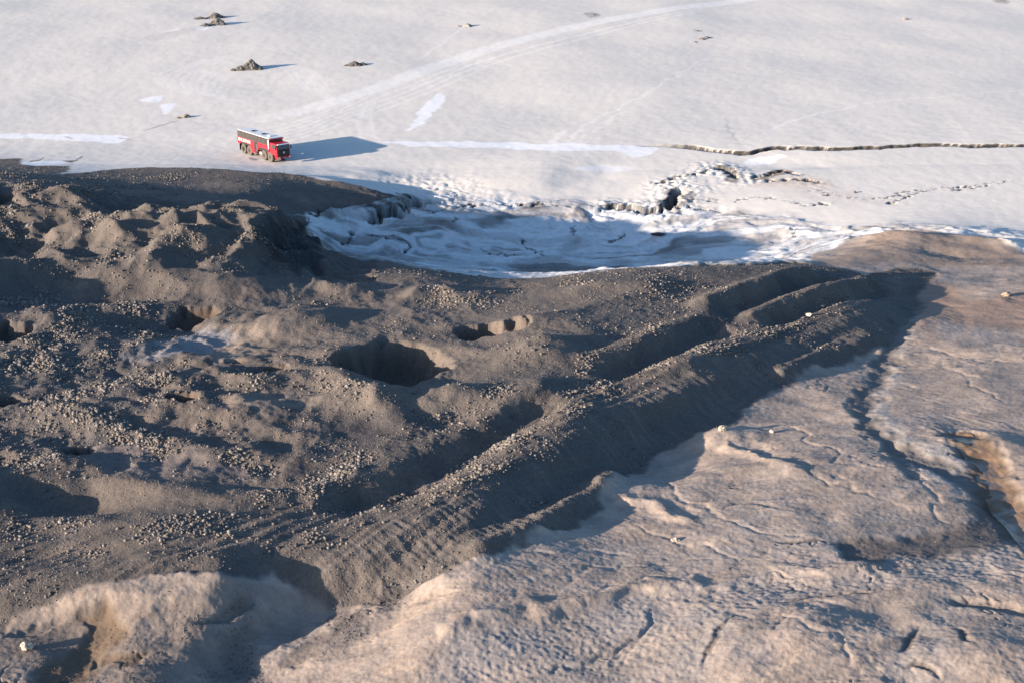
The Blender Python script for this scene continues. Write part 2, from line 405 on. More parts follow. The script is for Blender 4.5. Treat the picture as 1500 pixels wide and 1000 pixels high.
# hollow: folded ice
wx = 5 * fbm(X, Y, 16, 3, 71); wy = 4 * fbm(X, Y, 16, 3, 72)
Z += (M_hol * (0.45 * fbm(X * .6 + wx, Y + wy, 9, 4, 73) + .25 * ridged(X * .4 + wx, Y + wy, 6, 3, 74))).astype(np.float32)
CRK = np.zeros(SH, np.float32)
def crack(s_, depth, w, wob=.5, taper=.15, lip=0.0, blocks=0.0):
    P = smooth(pl(s_))
    s, D, S, T = dist(P, 5 * w + 4, wob, 1.8, 81)
    tp = sstep(0, taper, T) * sstep(0, taper, 1 - T) * (0.65 + .7 * perlin(T * 17 + 3, T * 0 + depth))
    tp = np.clip(tp, 0, 1.2)
    k = 1 - sstep(.55 * w, 1.0 * w, D / np.maximum(tp, .15))
    Z[s] -= (depth * tp * k).astype(np.float32)
    Z[s] += (.5 * lip * tp * sstep(3 * w + 2, w, D) * (S > 0)).astype(np.float32)
    if blocks:
        nb = ridged(X[s], Y[s], 1.7, 3, 83)
        Z[s] += (.17 * blocks * nb * np.exp(-((D - w) / (1.6 * w + 1)) ** 2)).astype(np.float32)
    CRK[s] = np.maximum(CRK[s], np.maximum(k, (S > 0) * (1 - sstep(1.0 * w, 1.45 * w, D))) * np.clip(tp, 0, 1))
# long crevasse below the snow bank, right side
P = smooth(pl("930 213 980 213 1020 216 1060 221 1100 222 1140 215 1250 217 1350 211 1430 213 1500 212 1700 214 1900 214"))
s, D, S, T = dist(P, 30, .5, 3, 91)
tp = sstep(0, .12, T); side = D * S + .4 * perlin(T * 13, T * 0 + 5) + .12 * perlin(T * 60, T * 0 + 8)
tp = tp * np.clip(.75 + .7 * perlin(T * 14, T * 0 + 2), .25, 1.2)
Z[s] += (tp * (0.12 * sstep(.2, .9, side) * sstep(30, 6, side) - 3.5 * (1 - sstep(.4, .8, np.abs(side + .6))) * (0.85 + .4 * perlin(T * 16, T * 0 + .3)))).astype(np.float32)
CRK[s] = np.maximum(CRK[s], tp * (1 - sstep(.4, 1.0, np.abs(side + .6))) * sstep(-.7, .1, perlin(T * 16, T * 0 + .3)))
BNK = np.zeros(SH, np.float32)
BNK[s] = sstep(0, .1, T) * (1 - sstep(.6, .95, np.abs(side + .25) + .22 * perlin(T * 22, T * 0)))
crack("532 326 560 320 592 306 630 290", 5.5, 3.4, 1.5, lip=.5, blocks=1.0)
crack("878 312 895 305 925 309 945 313 975 308 990 300", 3.2, .8, .6, lip=.9, blocks=.7)
crack("968 306 985 296 992 284 1000 276", 4.5, 1.6, .5, blocks=1.0)
crack("960 272 990 262 1020 256 1046 250", .6, .6, .8, blocks=.5)
crack("1040 246 1060 248 1074 258 1080 264", 2.6, 1.2, .5, lip=.6, blocks=.9)
crack("1095 262 1120 258 1145 250 1160 254 1180 259", .9, .7, .8, blocks=.15)
crack("1120 267 1150 264 1190 266 1210 272", .7, .6, .8, blocks=.15)
crack("1000 290 1060 294 1120 290 1180 300 1240 296", .4, .25, 1.2)
crack("1180 272 1210 284 1280 292 1350 280 1420 275 1500 262", .3, .3, 1.5, blocks=.15)
crack("1300 300 1330 288 1350 282", .5, .3, .8)
for a in ("645 328 660 325 668 318", "497 360 515 355 515 345 522 338", "530 345 580 350 600 358 595 370 575 370", "430 325 440 330 450 322 460 315 500 302", "880 350 900 355 915 340",
          "740 300 780 298 810 302", "760 350 790 372 800 378", "840 345 842 330", "1160 330 1165 350", "700 365 760 375", "620 315 680 303 760 300 830 303", "960 300 1010 305 1060 312"):
    crack(a, .8, .28, .8)
bump(965, 345, .4, 1.6, 1)
# wavy snow
Z += (M_snow * (0.5 * fbm(X, Y, 70, 3, 95) * sstep(255, 300, Y) + 0.025 * fbm(X, Y, 3, 4, 96, .6))).astype(np.float32)
bump(870, 255, -.5, 10, 5, 40); bump(1130, 236, -.5, 12, 4)
bump(440, 262, .6, 14, 3); bump(560, 262, .5, 10, 3, 10)
# fine relief everywhere
fine = fbm(X, Y, 1.6, 3, 101, .6)
fin2 = fbm(X, Y, .55, 2, 102, .6); n2_ = fbm(X, Y, 8, 2, 105)
Z += (M_mor * (1 - .5 * calm) * (0.055 * fine + 0.035 * fin2) * (.6 + .8 * sstep(-.2, .6, n2_)) + M_tan * (0.012 * fine + .018 * fin2) + M_hol * (0.05 * fine + .04 * fin2 + .10 * np.abs(perlin(X / 2.6 + .5 * wx, Y / 1.6)) + .06 * ridged(X * .7, Y, 1.8, 2, 75) * sstep(0, .5, n2_))).astype(np.float32)
rip = perlin(al / .5 + 1.5 * fbm(X, Y, 4, 2, 103), ac / 2.2)
Z += (M_tan * .045 * rip * sstep(.0, .6, fbm(X, Y, 20, 2, 104))).astype(np.float32)

FLO = poly(smooth(pl("1500 770 1440 800 1360 815 1250 826 1130 838 1050 855 980 850 900 868 860 890 700 935 640 1010 1030 1010 1040 950 1090 900 1160 878 1290 860 1350 850 1400 880 1330 930 1300 990 1380 1000 1400 900 1470 830 1520 810"), 3, True), 1.5, 6, 63, 1.5, full=True) * M_tan
Z -= (FLO * (.18 + .028 * perlin(al / .42 + fbm(X, Y, 3, 2, 64), ac / 1.6) + .04 * fbm(X, Y, .5, 2, 65))).astype(np.float32)
for k in range(9):
    o = 7 * k
    ridge(f"1500 {782+o} 1400 {806+o*.8} 1280 {822+o*.7} 1150 {834+o*.8} {1060-o} {850+o} {990-o*1.6} {880+o*1.4} {930-o*2} {930+o} {900-o*2.5} 1010", -.06, .22, .22, wob=.9, taper=.1)
for t_ in ("700 900 800 880 900 858 1000 846 1100 838", "1050 640 1100 665 1180 690 1270 720 1330 760", "950 700 1020 740 1100 770 1200 785", "900 760 980 790 1060 810 1120 830", "1380 520 1420 560 1470 590 1520 600", "1350 500 1400 520 1500 530", "750 830 850 810 960 800", "1290 640 1340 690 1380 740 1390 780",
           "1100 610 1180 640 1240 680 1300 700", "780 860 880 830 1000 822 1080 830", "1420 800 1470 850 1520 870", "1060 900 1150 925 1240 960 1290 1000", "1100 960 1180 900 1260 880"):
    ridge(t_, -.09, .22, .4, wob=1.6, taper=.3)
Z += (M_tan * (.022 * fbm(X, Y, .32, 2, 66) + .05 * np.abs(fbm(Xs * .35, Ys_, 1.6, 3, 67)))).astype(np.float32)
vn = np.abs(perlin(X / 7 + .8 * fbm(X, Y, 5, 3, 106), Y / 5 + .8 * fbm(X, Y, 5, 3, 107)))
VEIN = M_tan * (1 - sstep(.0, .028, vn)) * sstep(.3, .7, fbm(X, Y, 12, 3, 108))
Z -= (.16 * VEIN).astype(np.float32)
# ------------------------------------------------------------------ colours of the surfaces, shade painted in at cliff, cracks and rubble
def C(r, g, b):
    return np.array([r, g, b], np.float32)
n1 = fbm(X, Y, 25, 4, 111); n2 = fbm(X, Y, 6, 4, 112); n3 = fbm(X, Y, 1.5, 3, 113)
def mix(a, b, t):
    return a + (b - a) * t[..., None]
flat = np.ones(SH, np.float32)
snow = mix(C(.675, .645, .60) * flat[..., None], C(.635, .615, .58) * flat[..., None], sstep(-.6, .8, n1))
snow = snow * (1 + .015 * n3 + .012 * n2)[..., None]
road = np.zeros(SH, np.float32)
def track(s_, w, k, wob=.4, n=4):
    P = smooth(pl(s_), n)
    s, D, S, T = dist(P, w + 1, wob, 6, 121)
    road[s] = np.maximum(road[s], k * (1 - sstep(.55 * w, 1.1 * w, D)) * sstep(0, .1, T) * sstep(0, .1, 1 - T))
track("1250 -30 1080 2 980 14 850 38 730 68 640 97 560 127 480 152 400 172 300 185", 3.6, .55)
track("1060 8 960 26 850 52 740 80 650 106 590 118", .5, .5); track("1050 14 950 32 850 58 740 88 650 114 560 140", .5, .45)
for k in range(9):
    o = 9 * k
    track(f"{360-2*k} {78+k*2} {300-o*.3} {88+k} {250+o*1.1} {102+k*1.5} {232+o*1.3} {115+k} {250+o} {132+k} {330+o*.6} {140+k*2}", .7, .22, .3)
for k in range(6):
    track(f"{400+8*k} {90+k} {425+8*k} {110} {450+8*k} {135+k} {500+10*k} {150+4*k}", .5, .25, .3)
    track(f"{700+6*k} {70+4*k} {600+5*k} {112+5*k} {520} {145+6*k} {430} {180+5*k} {330} {196+4*k}", .6, .3, .5)
track("560 215 545 190 545 160 560 140 600 125", .6, .3); track("535 212 525 190 530 165 550 142", .6, .3)
track("680 40 650 62 610 90", .6, .3); track("820 220 850 190 890 165 960 130 1040 80", .5, .35, 1.2); track("835 222 870 190 920 160", .5, .3, 1.2)
track("1120 200 1140 185 1180 172 1280 150 1400 140 1520 130", .5, .35, .8); track("815 225 812 205 830 190", .8, .5, 1)
snow = mix(snow, C(.84, .835, .81) * flat[..., None], road)
def patch(s_, col, wob=.6, ws=3, soft=.3, k=1.0, seed=5):
    global snow
    P = smooth(pl(s_), 3, True)
    s, m = poly(P, wob, ws, seed, soft)
    snow[s] = snow[s] + (np.array(col) - snow[s]) * (m * k)[..., None]
W = (.80, .815, .835)
patch("593 192 604 182 612 168 622 153 640 138 652 139 650 150 636 165 620 180 600 191", W)
patch("-260 196 0 196 60 197 120 197 190 202 165 211 130 207 60 205 0 202 -260 203", W, 1.2, 6)
patch("565 208 700 208 800 210 900 213 962 216 940 230 908 226 880 222 800 221 700 216 600 214", W, 1.0, 6)
patch("204 146 236 140 238 143 232 150 212 149", W, .4); patch("234 154 258 152 252 160 240 169 236 160", W, .4)
patch("240 47 262 42 258 45", W, .2); patch("285 42 300 38 310 40 298 45", W, .2); patch("20 238 60 236 95 238 60 243 25 241", W, .5)
patch("1090 238 1120 230 1150 228 1140 236 1110 242", W, .8); patch("840 250 870 243 930 246 900 252", (.68, .69, .7), .8)
patch("855 20 872 19 880 23 866 27", (.36, .34, .33), .3, k=.8); patch("1455 0 1475 0 1478 6 1460 5", (.4, .38, .37), .3, k=.8)
patch("213 54 260 44 300 36 330 20 345 12 330 30 280 48 230 60", (.50, .48, .475), .8, soft=1.5, k=.45)
patch("42 238 50 237 60 235 64 230 58 234 44 236", (.2, .17, .15), .2, soft=.2); patch("362 231 372 232 380 234 370 235", (.3, .29, .3), .3, soft=.2)
patch("92 236 110 235 118 230 122 229 114 235 104 238", (.12, .1, .09), .3, soft=.2)
BR = (.16, .12, .09)
patch("1100 263 1118 259 1135 250 1150 249 1160 254 1140 257 1125 262 1105 266", BR, .8, 2, .4, .8); patch("1120 268 1150 264 1185 265 1210 270 1180 272 1150 269", (.3, .24, .19), .8, 2, .4, .7)
patch("1105 268 1170 258 1215 268 1230 276 1160 278 1110 276", (.6, .53, .47), 1.5, 4, 1, .7); patch("1150 276 1250 284 1320 292 1290 300 1220 298 1150 286", (.6, .56, .52), 1.5, 4, 1, .6)
patch("990 285 1010 278 1020 292 1000 300 985 306 975 300", (.2, .2, .21), .6, 2, .5, .8); patch("1062 246 1076 252 1082 266 1070 268 1062 256", (.1, .1, .11), .6, 2, .4, .8)
for a in ((95, 200, 105, 203), (175, 202, 190, 204), (215, 190, 255, 178)):
    patch(f"{a[0]} {a[1]} {a[2]} {a[3]} {a[2]} {a[3]+1.2} {a[0]} {a[1]+1.2}", (.36, .33, .31), .2, soft=.25, k=.8)

mor = mix(C(.108, .100, .095) * flat[..., None], C(.150, .131, .118) * flat[..., None], sstep(-.5, .7, n2 + .5 * n1))
mor = mix(mor, C(.080, .079, .083) * flat[..., None], sstep(.1, .8, fbm(X, Y, 12, 3, 131)) * .8)
mor = mor * (1 + .10 * n3 + .09 * fin2)[..., None]
mor = mor * C(.95, .90, .87)
mor = mix(mor, C(.22, .18, .15) * flat[..., None], sstep(.55, 1.1, n2) * (1 - SCR) * .7)
mor = mix(mor, C(.125, .113, .105) * flat[..., None], SCR * .55)
mor = mix(mor, mor * 1.35, SCR * sstep(.1, .7, perlin(al / .7, ac / 4)) * .6)
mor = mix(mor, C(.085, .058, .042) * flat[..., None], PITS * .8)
mor = mix(mor, C(.04, .04, .045) * flat[..., None], CL * .85)  # cliff face turned from the sun: its shade painted into the colour

tan = mix(C(.28, .245, .22) * flat[..., None], C(.35, .30, .265) * flat[..., None], sstep(-.7, .7, n2 + n1 * .4))
tan = mix(tan, C(.235, .213, .196) * flat[..., None], sstep(.05, .8, fbm(Xs, Ys_ * 2, 9, 4, 141)) * .6)
tan = mix(tan, C(.31, .29, .275) * flat[..., None], sstep(.0, .7, fbm(X, Y, 14, 4, 142)) * .6)
tan = mix(tan, C(.44, .36, .29) * flat[..., None], sstep(.35, .9, ridged(Xs + wx, Ys_ * 1.6 + wy, 10, 4, 145) * .6) * .55)
tan = mix(tan, C(.20, .165, .14) * flat[..., None], sstep(.45, .95, ridged(Xs + 2 * n2, Ys_ * 2, 8, 4, 143) * .55 + .3 * fin2) * .45)
tan = tan * C(1.04, 1.0, .98) * (1 + .04 * n3 + .10 * fin2 + .05 * rip + .08 * fbm(X, Y, .3, 2, 149))[..., None]
low = poly(pl("300 1010 330 940 380 880 400 856 480 874 600 868 560 900 520 930 440 1010"), 1.5, 5, 7, 1.5, full=True) + poly(pl("-300 1100 -300 940 0 915 120 880 200 900 330 915 280 1000 200 1100"), 1.5, 5, 8, 2.5, full=True) * .55
low = np.clip(low, 0, 1) * sstep(.45, -.35, fbm(Xr, Yr * .5, 8, 4, 144))
tan = mix(tan, C(.14, .125, .12) * flat[..., None], low * .85)
tan = mix(tan, C(.33, .315, .305) * flat[..., None], poly(pl('1345 440 1330 500 1310 560 1300 600 1330 640 1400 665 1450 700 1480 745 1470 790 1440 780 1445 750 1400 715 1330 680 1280 640 1262 595 1275 560 1300 520 1320 470'), .8, 4, 71, .8, full=True) * .8)
tan = mix(tan, C(.27, .255, .25) * flat[..., None], FLO * (.35 + .4 * sstep(-.4, .5, fbm(X, Y, 5, 3, 147))))
tan = mix(tan, C(.20, .175, .155) * flat[..., None], sstep(.25, .6, fbm(Xs * .22, Ys_ * 1.1, 3, 4, 148)) * .35)
bl = poly(pl('-300 920 0 900 150 880 330 856 330 900 280 950 240 1020 -300 1100'), 1.5, 5, 25, 2, full=True) * (1 - .4 * poly(pl('150 905 190 868 270 850 340 852 368 868 330 890 270 915 200 930'), 1.2, 3, 26, 1, full=True))
tan = mix(tan, C(.165, .138, .12) * flat[..., None], bl * (.6 + .35 * sstep(-.3, .4, fbm(Xr * .5, Yr * 1.6, 5, 4, 146))))
tan = mix(tan, C(.15, .125, .11) * flat[..., None], VEIN * .7)
rg = poly(pl("1330 440 1370 400 1420 440 1500 430 1650 440 1650 490 1500 485 1420 480 1380 470 1350 500"), 2, 6, 9, 2, full=True)
tan = mix(tan, C(.27, .19, .145) * flat[..., None], rg * .8)
tan = mix(tan, C(.23, .17, .13) * flat[..., None], poly(pl("1265 352 1340 338 1400 345 1500 372 1500 392 1370 386 1300 384 1190 390"), 1.5, 6, 10, 1.5, full=True) * .55)
tan = mix(tan, C(.115, .10, .092) * flat[..., None], np.clip(GRV, 0, 1) * .9)
tan = mix(tan, C(.135, .098, .07) * flat[..., None], WET)

hw = ridged(X * .35 + wx * .8, Y + wy, 7, 4, 151)
hol = mix(C(.58, .57, .57) * flat[..., None], C(.20, .188, .18) * flat[..., None], sstep(-.1, .9, fbm(X * .6 + wx, Y + wy, 12, 4, 152) + .25 * hw + .22))
hol = mix(hol, C(.84, .86, .88) * flat[..., None], sstep(.45, 1.15, hw) * .8)
hol = mix(hol, C(.30, .28, .265) * flat[..., None], sstep(.1, .7, fbm(X * .5, Y, 5, 4, 153) + .3 * n3) * .5)
hol = hol * (1 + .08 * n3 + .08 * fin2)[..., None]
hol = mix(hol, C(.10, .10, .105) * flat[..., None], np.clip(CL, 0, 1) * .8)  # same cliff shade painted onto the hollow's ice
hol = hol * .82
hol = mix(hol, snow, sstep(.5, 1.0, UU * 0 + sstep(30, 75, X - .25 * (Y - 215))) * .8)
dk = poly(pl("690 322 720 316 745 330 720 334 700 332"), 1, 3, 11, 1, full=True) + poly(pl("760 300 790 298 800 308 770 308"), .8, 3, 12, 1, full=True) + poly(pl("560 395 480 398 458 380 465 360 470 340 475 335"), 1, 3, 13, 1, full=True)  # dark ice patches, plus painted shade at the cliff foot
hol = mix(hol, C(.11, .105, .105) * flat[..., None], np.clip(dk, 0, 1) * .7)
hol = mix(hol, C(.28, .26, .25) * flat[..., None], poly(pl("820 420 740 428 600 412 700 400 800 405 900 395 900 405"), 1, 3, 14, 2, full=True) * .5)
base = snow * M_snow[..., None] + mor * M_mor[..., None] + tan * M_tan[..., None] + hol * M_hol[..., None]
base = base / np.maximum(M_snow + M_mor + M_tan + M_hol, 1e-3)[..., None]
base = mix(base, C(.04, .035, .03) * flat[..., None], BNK * (1 - M_mor) * .95)  # dirt band on the bank, blackened to paint in the undercut's shade
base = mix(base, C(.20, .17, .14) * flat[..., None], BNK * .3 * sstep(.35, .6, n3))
base = mix(base, C(.035, .032, .03) * flat[..., None], np.clip(CRK, 0, 1) * (1 - M_tan) * .85)  # dirty crack walls, with the shade of the openings painted in
# rubble density
dens = M_mor * (.012 + .14 * sstep(0, .7, fbm(X, Y, 9, 3, 161)))
def mpatch(s_, col, k=.8, wob=1.2):
    m = poly(smooth(pl(s_), 3, True), wob, 3, 17, .8, full=True) * k
    mor[:] = mor + (np.array(col, np.float32) - mor) * m[..., None]
    return m
CLR = mpatch("300 512 340 490 400 462 440 468 430 490 390 505 350 525 310 530", (.25, .205, .17))
CLR = np.maximum(CLR, mpatch("180 520 230 500 290 486 350 492 330 505 260 520 200 530", (.26, .255, .265)))
CLR = np.maximum(CLR, mpatch("330 585 400 570 470 575 470 590 380 600", (.22, .18, .15)))
CLR = np.maximum(CLR, mpatch("600 590 680 570 700 585 640 600", (.22, .185, .155)))
mpatch('-300 240 0 240 200 262 380 285 440 320 420 390 200 400 -300 400', (.112, .100, .092), .55, 2.5)
mpatch('-300 425 0 425 120 440 250 455 280 480 230 520 250 560 180 640 60 660 -300 650', (.095, .09, .09), .6, 2.5)  # dark gravel, with rubble shading painted into its tone
mpatch('372 338 398 320 440 326 470 345 472 384 458 396 420 394 388 362', (.03, .031, .036), .92, .8)  # cave shade below the cliff, painted near black
mpatch('400 420 620 410 900 415 1150 410 1050 440 900 490 820 550 700 600 560 600 420 580 400 500', (.148, .127, .112), .65, 2.5)
CLR = np.maximum(CLR, mpatch("140 650 330 665 360 690 250 700 140 675", (.15, .13, .125)))
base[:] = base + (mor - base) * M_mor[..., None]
base[:] = mix(base, C(.02, .02, .022) * flat[..., None], np.clip(CRK, 0, 1) * (1 - M_tan) * .85)  # crack openings painted almost black for the shade in them
def rub(s_, k, wob=1.5, soft=2.5):
    m = poly(pl(s_), wob, 6, 15, soft, full=True)
    np.maximum(dens, m * k * (.1 + .9 * sstep(-.15, .55, fbm(X, Y, 6, 3, 162))), out=dens)
rub("-300 420 0 410 120 430 250 440 300 470 240 500 180 540 260 530 300 560 220 600 230 640 330 650 420 690 560 640 500 720 380 700 250 690 120 640 60 700 -300 700", .9)
rub("-300 270 150 262 280 250 240 300 160 350 60 360 -300 400", .8)
rub("-100 255 60 252 150 270 260 300 400 330 440 380 300 400 0 400 -200 400", .55, 2)
rub("300 345 350 300 410 310 420 370 400 385 330 370", .7)
rub("480 800 380 820 300 800 200 800 0 850 0 820 150 790 330 740 430 700 500 690 490 740 560 740 660 690 780 620 920 540 980 520 1100 480 1240 430 1260 450 1130 500 1000 535 900 580 810 650 740 690 640 735", .9, .8, 1.2)
rub("700 600 720 570 740 560 760 575 720 620", 1, .5, 1); rub("930 500 960 460 1030 440 1030 460 980 480 880 520 840 560 820 560 850 520", .8, .6, 1)
rub("300 550 420 530 540 560 700 580 660 620 520 600 420 600", .5); rub("600 440 680 420 760 440 700 455", .7); rub("800 405 1000 410 1160 430 1000 445 850 430", .5)
rub("0 740 100 730 130 770 60 800 0 790", .9, .5, 1)
dens *= (1 - .55 * calm)
dens *= (1 - .8 * PITS) * (1 - .9 * CLR)
lowr = low * M_tan

# ------------------------------------------------------------------ ground objects
def mat(name, rough=.9, bump_s=0.0, bscale=6.0, vcol=True, color=(.5, .5, .5), var=.12, nscale=3.0, metal=0.0, spec=.3):
    m = bpy.data.materials.new(name); m.use_nodes = True
    n = m.node_tree; b = n.nodes['Principled BSDF']
    b.inputs['Roughness'].default_value = rough
    b.inputs['Metallic'].default_value = metal
    b.inputs['Specular IOR Level'].default_value = spec
    tc = n.nodes.new('ShaderNodeTexCoord')
    no = n.nodes.new('ShaderNodeTexNoise'); no.inputs['Scale'].default_value = nscale; no.inputs['Detail'].default_value = 6; no.inputs['Roughness'].default_value = .65
    n.links.new(tc.outputs['Object'], no.inputs['Vector'])
    mr = n.nodes.new('ShaderNodeMapRange'); mr.inputs[1].default_value = .25; mr.inputs[2].default_value = .75
    mr.inputs[3].default_value = 1 - var; mr.inputs[4].default_value = 1 + var
    n.links.new(no.outputs[0], mr.inputs[0])
    vm = n.nodes.new('ShaderNodeVectorMath'); vm.operation = 'SCALE'
    if vcol:
        at_ = n.nodes.new('ShaderNodeAttribute'); at_.attribute_name = 'tint'
        n.links.new(at_.outputs['Color'], vm.inputs[0])
    else:
        vm.inputs[0].default_value = color
    n.links.new(mr.outputs[0], vm.inputs['Scale'])
    n.links.new(vm.outputs[0], b.inputs['Base Color'])
    if bump_s:
        nb = n.nodes.new('ShaderNodeTexNoise'); nb.inputs['Scale'].default_value = bscale; nb.inputs['Detail'].default_value = 5
        n.links.new(tc.outputs['Object'], nb.inputs['Vector'])
        bp = n.nodes.new('ShaderNodeBump'); bp.inputs['Strength'].default_value = bump_s; bp.inputs['Distance'].default_value = .12
        n.links.new(nb.outputs[0], bp.inputs['Height']); n.links.new(bp.outputs[0], b.inputs['Normal'])
    return m
M_SNOW = mat('snow_surface', .85, .12, 4, var=.04, nscale=1.5)
M_MOR = mat('moraine_gravel', .95, .55, 5, var=.30, nscale=4)
M_TAN = mat('dusty_ice', .8, .3, 4, var=.12, nscale=3)
M_HOL = mat('folded_ice', .6, .35, 3, var=.10, nscale=2)

def grid_obj(name, fm, material):
    r, c = np.nonzero(fm)
    w = SH[1]
    a = r * w + c
    quads = np.stack([a, a + 1, a + w + 1, a + w], 1)
    ids, inv = np.unique(quads.ravel(), return_inverse=True)
    me = bpy.data.meshes.new(name)
    me.vertices.add(len(ids))
    co = np.stack([X.ravel()[ids], Y.ravel()[ids], Z.ravel()[ids]], 1).astype(np.float32)
    me.vertices.foreach_set('co', co.ravel())
    me.loops.add(len(inv)); me.loops.foreach_set('vertex_index', inv.astype(np.int32))
    me.polygons.add(len(quads))
    me.polygons.foreach_set('loop_start', np.arange(0, len(inv), 4, dtype=np.int32))
    me.polygons.foreach_set('loop_total', np.full(len(quads), 4, np.int32))
    me.update(calc_edges=True)
    me.polygons.foreach_set('use_smooth', np.ones(len(quads), bool))
    ca = me.color_attributes.new('tint', 'FLOAT_COLOR', 'POINT')
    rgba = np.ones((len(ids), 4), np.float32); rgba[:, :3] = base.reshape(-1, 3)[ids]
    ca.data.foreach_set('color', rgba.ravel())
    me.materials.append(material)
    o = bpy.data.objects.new(name, me); COL.objects.link(o)
    o['kind'] = 'structure'
    return o
zone = np.argmax(np.stack([M_snow, M_mor, M_tan, M_hol]), 0)[:-1, :-1]
for k, (nm, mm) in enumerate((('snow_field', M_SNOW), ('moraine', M_MOR), ('dusty_glacier_ice', M_TAN), ('ice_hollow', M_HOL))):
    grid_obj(nm, zone == k, mm)

# ------------------------------------------------------------------ helpers for things
def link(name, me, parent=None, m=None):
    o = bpy.data.objects.new(name, me); COL.objects.link(o)
    if parent: o.parent = parent
    if m: me.materials.append(m)
    return o
def tag(o, label, cat, group=None, kind=None):
    if label: o['label'] = label
    if cat: o['category'] = cat
    if group: o['group'] = group
    if kind: o['kind'] = kind
    return o
def stone_mesh(name, sub, seed, rough=.25, sq=(1, .8, .7)):
    bm = bmesh.new(); bmesh.ops.create_icosphere(bm, subdivisions=sub, radius=1)
    o = Vector((seed * 3.1, seed * 1.7, seed * .9))
    for v in bm.verts:
        d = v.co.normalized()
        k = 1 + rough * mnoise.noise(d * 1.3 + o) * 1.6 + rough * .6 * mnoise.noise(d * 3 + o)
        v.co = Vector((d.x * sq[0], d.y * sq[1], d.z * sq[2])) * k
    me = bpy.data.meshes.new(name); bm.to_mesh(me); bm.free()
    return me
def set_tint(me, col, jit=0):
    ca = me.color_attributes.new('tint', 'FLOAT_COLOR', 'POINT')
    a = np.ones((len(me.vertices), 4), np.float32); a[:, :3] = col
    if jit: a[:, :3] *= rng.uniform(1 - jit, 1 + jit, (len(a), 1))
    ca.data.foreach_set('color', a.ravel())
M_STONE = mat('moraine_stone', .9, .4, 8, var=.2, nscale=6)

# loose rubble: one object of many stones
def rubble(name, field, n, rmin, rmax, palette, label, pw=2.6):
    w = field[::2, ::2].astype(np.float64).ravel()
    yy, uu = YY[::2, ::2].ravel(), UU[::2, ::2].ravel()
    w *= ((uu > -.52) & (uu < .46) & (yy > 84) & (yy < 262))
    w[w < .03] = 0
    idx = rng.choice(len(w), n, p=w / w.sum())
    y = yy[idx] * (1 + rng.uniform(-1, 1, n) * STEP * 1.5)
    x = (uu[idx] + rng.uniform(-1, 1, n) * STEP * 1.5) * y
    z = ground(x, y)
    r = rmin + (rmax - rmin) * rng.random(n) ** pw
    r *= .6 + .4 * sample(field, x, y) + .2
    bases = []
    for k in range(8):
        me = stone_mesh('tmp', 1, k + 1, .35, (1, .85, .75))
        co = np.empty(len(me.vertices) * 3); me.vertices.foreach_get('co', co)
        f = np.array([p.vertices[:] for p in me.polygons]); bases.append((co.reshape(-1, 3), f))
        bpy.data.meshes.remove(me)
    nv, nf = len(bases[0][0]), len(bases[0][1])
    B = np.stack([b[0] for b in bases])[rng.integers(0, 8, n)]
    a = rng.uniform(0, 2 * np.pi, n); t = rng.uniform(-.5, .5, n)
    ca_, sa = np.cos(a)[:, None], np.sin(a)[:, None]
    bx = B[..., 0] * ca_ - B[..., 1] * sa; by = B[..., 0] * sa + B[..., 1] * ca_; bz = B[..., 2]
    ct, st = np.cos(t)[:, None], np.sin(t)[:, None]
    by, bz = by * ct - bz * st, by * st + bz * ct
    co = np.stack([x[:, None] + bx * r[:, None], y[:, None] + by * r[:, None], z[:, None] + (bz + .05) * r[:, None]], -1).reshape(-1, 3)
    fa = (bases[0][1][None] + (np.arange(n) * nv)[:, None, None]).reshape(-1, 3)
    me = bpy.data.meshes.new(name)
    me.vertices.add(len(co)); me.vertices.foreach_set('co', co.astype(np.float32).ravel())
    me.loops.add(fa.size); me.loops.foreach_set('vertex_index', fa.astype(np.int32).ravel())
    me.polygons.add(len(fa)); me.polygons.foreach_set('loop_start', np.arange(0, fa.size, 3, dtype=np.int32)); me.polygons.foreach_set('loop_total', np.full(len(fa), 3, np.int32))
    me.update(calc_edges=True)
    pal = np.array(palette)[rng.integers(0, len(palette), n)] * rng.uniform(.8, 1.25, (n, 1))
    rgba = np.ones((n * nv, 4), np.float32); rgba[:, :3] = np.repeat(pal, nv, 0)
    me.color_attributes.new('tint', 'FLOAT_COLOR', 'POINT').data.foreach_set('color', rgba.ravel())
    o = link(name, me, None, M_STONE)
    return tag(o, label, 'rubble', kind='stuff')
PAL = [(.12, .108, .1), (.155, .138, .122), (.095, .09, .09), (.18, .158, .14), (.135, .118, .105), (.21, .19, .17)]
rubble('rubble', dens, 52000, .05, .27, PAL, 'grey angular rubble strewn over the dark moraine', 3.8)
rubble('pebbles', np.clip(dens * sstep(.25, .6, dens) + .13 * M_mor * (1 - CLR) * (.4 + .6 * sstep(-.3, .4, n2)), 0, 1), 110000, .035, .12, PAL, 'small grey pebbles filling the gaps between the moraine stones')
rubble('gravel', np.clip(lowr + .5 * np.clip(GRV, 0, 1) * M_tan * .3, 0, 1), 3200, .03, .08, PAL[:4], 'dark fine gravel patches on the dusty ice at the lower left')

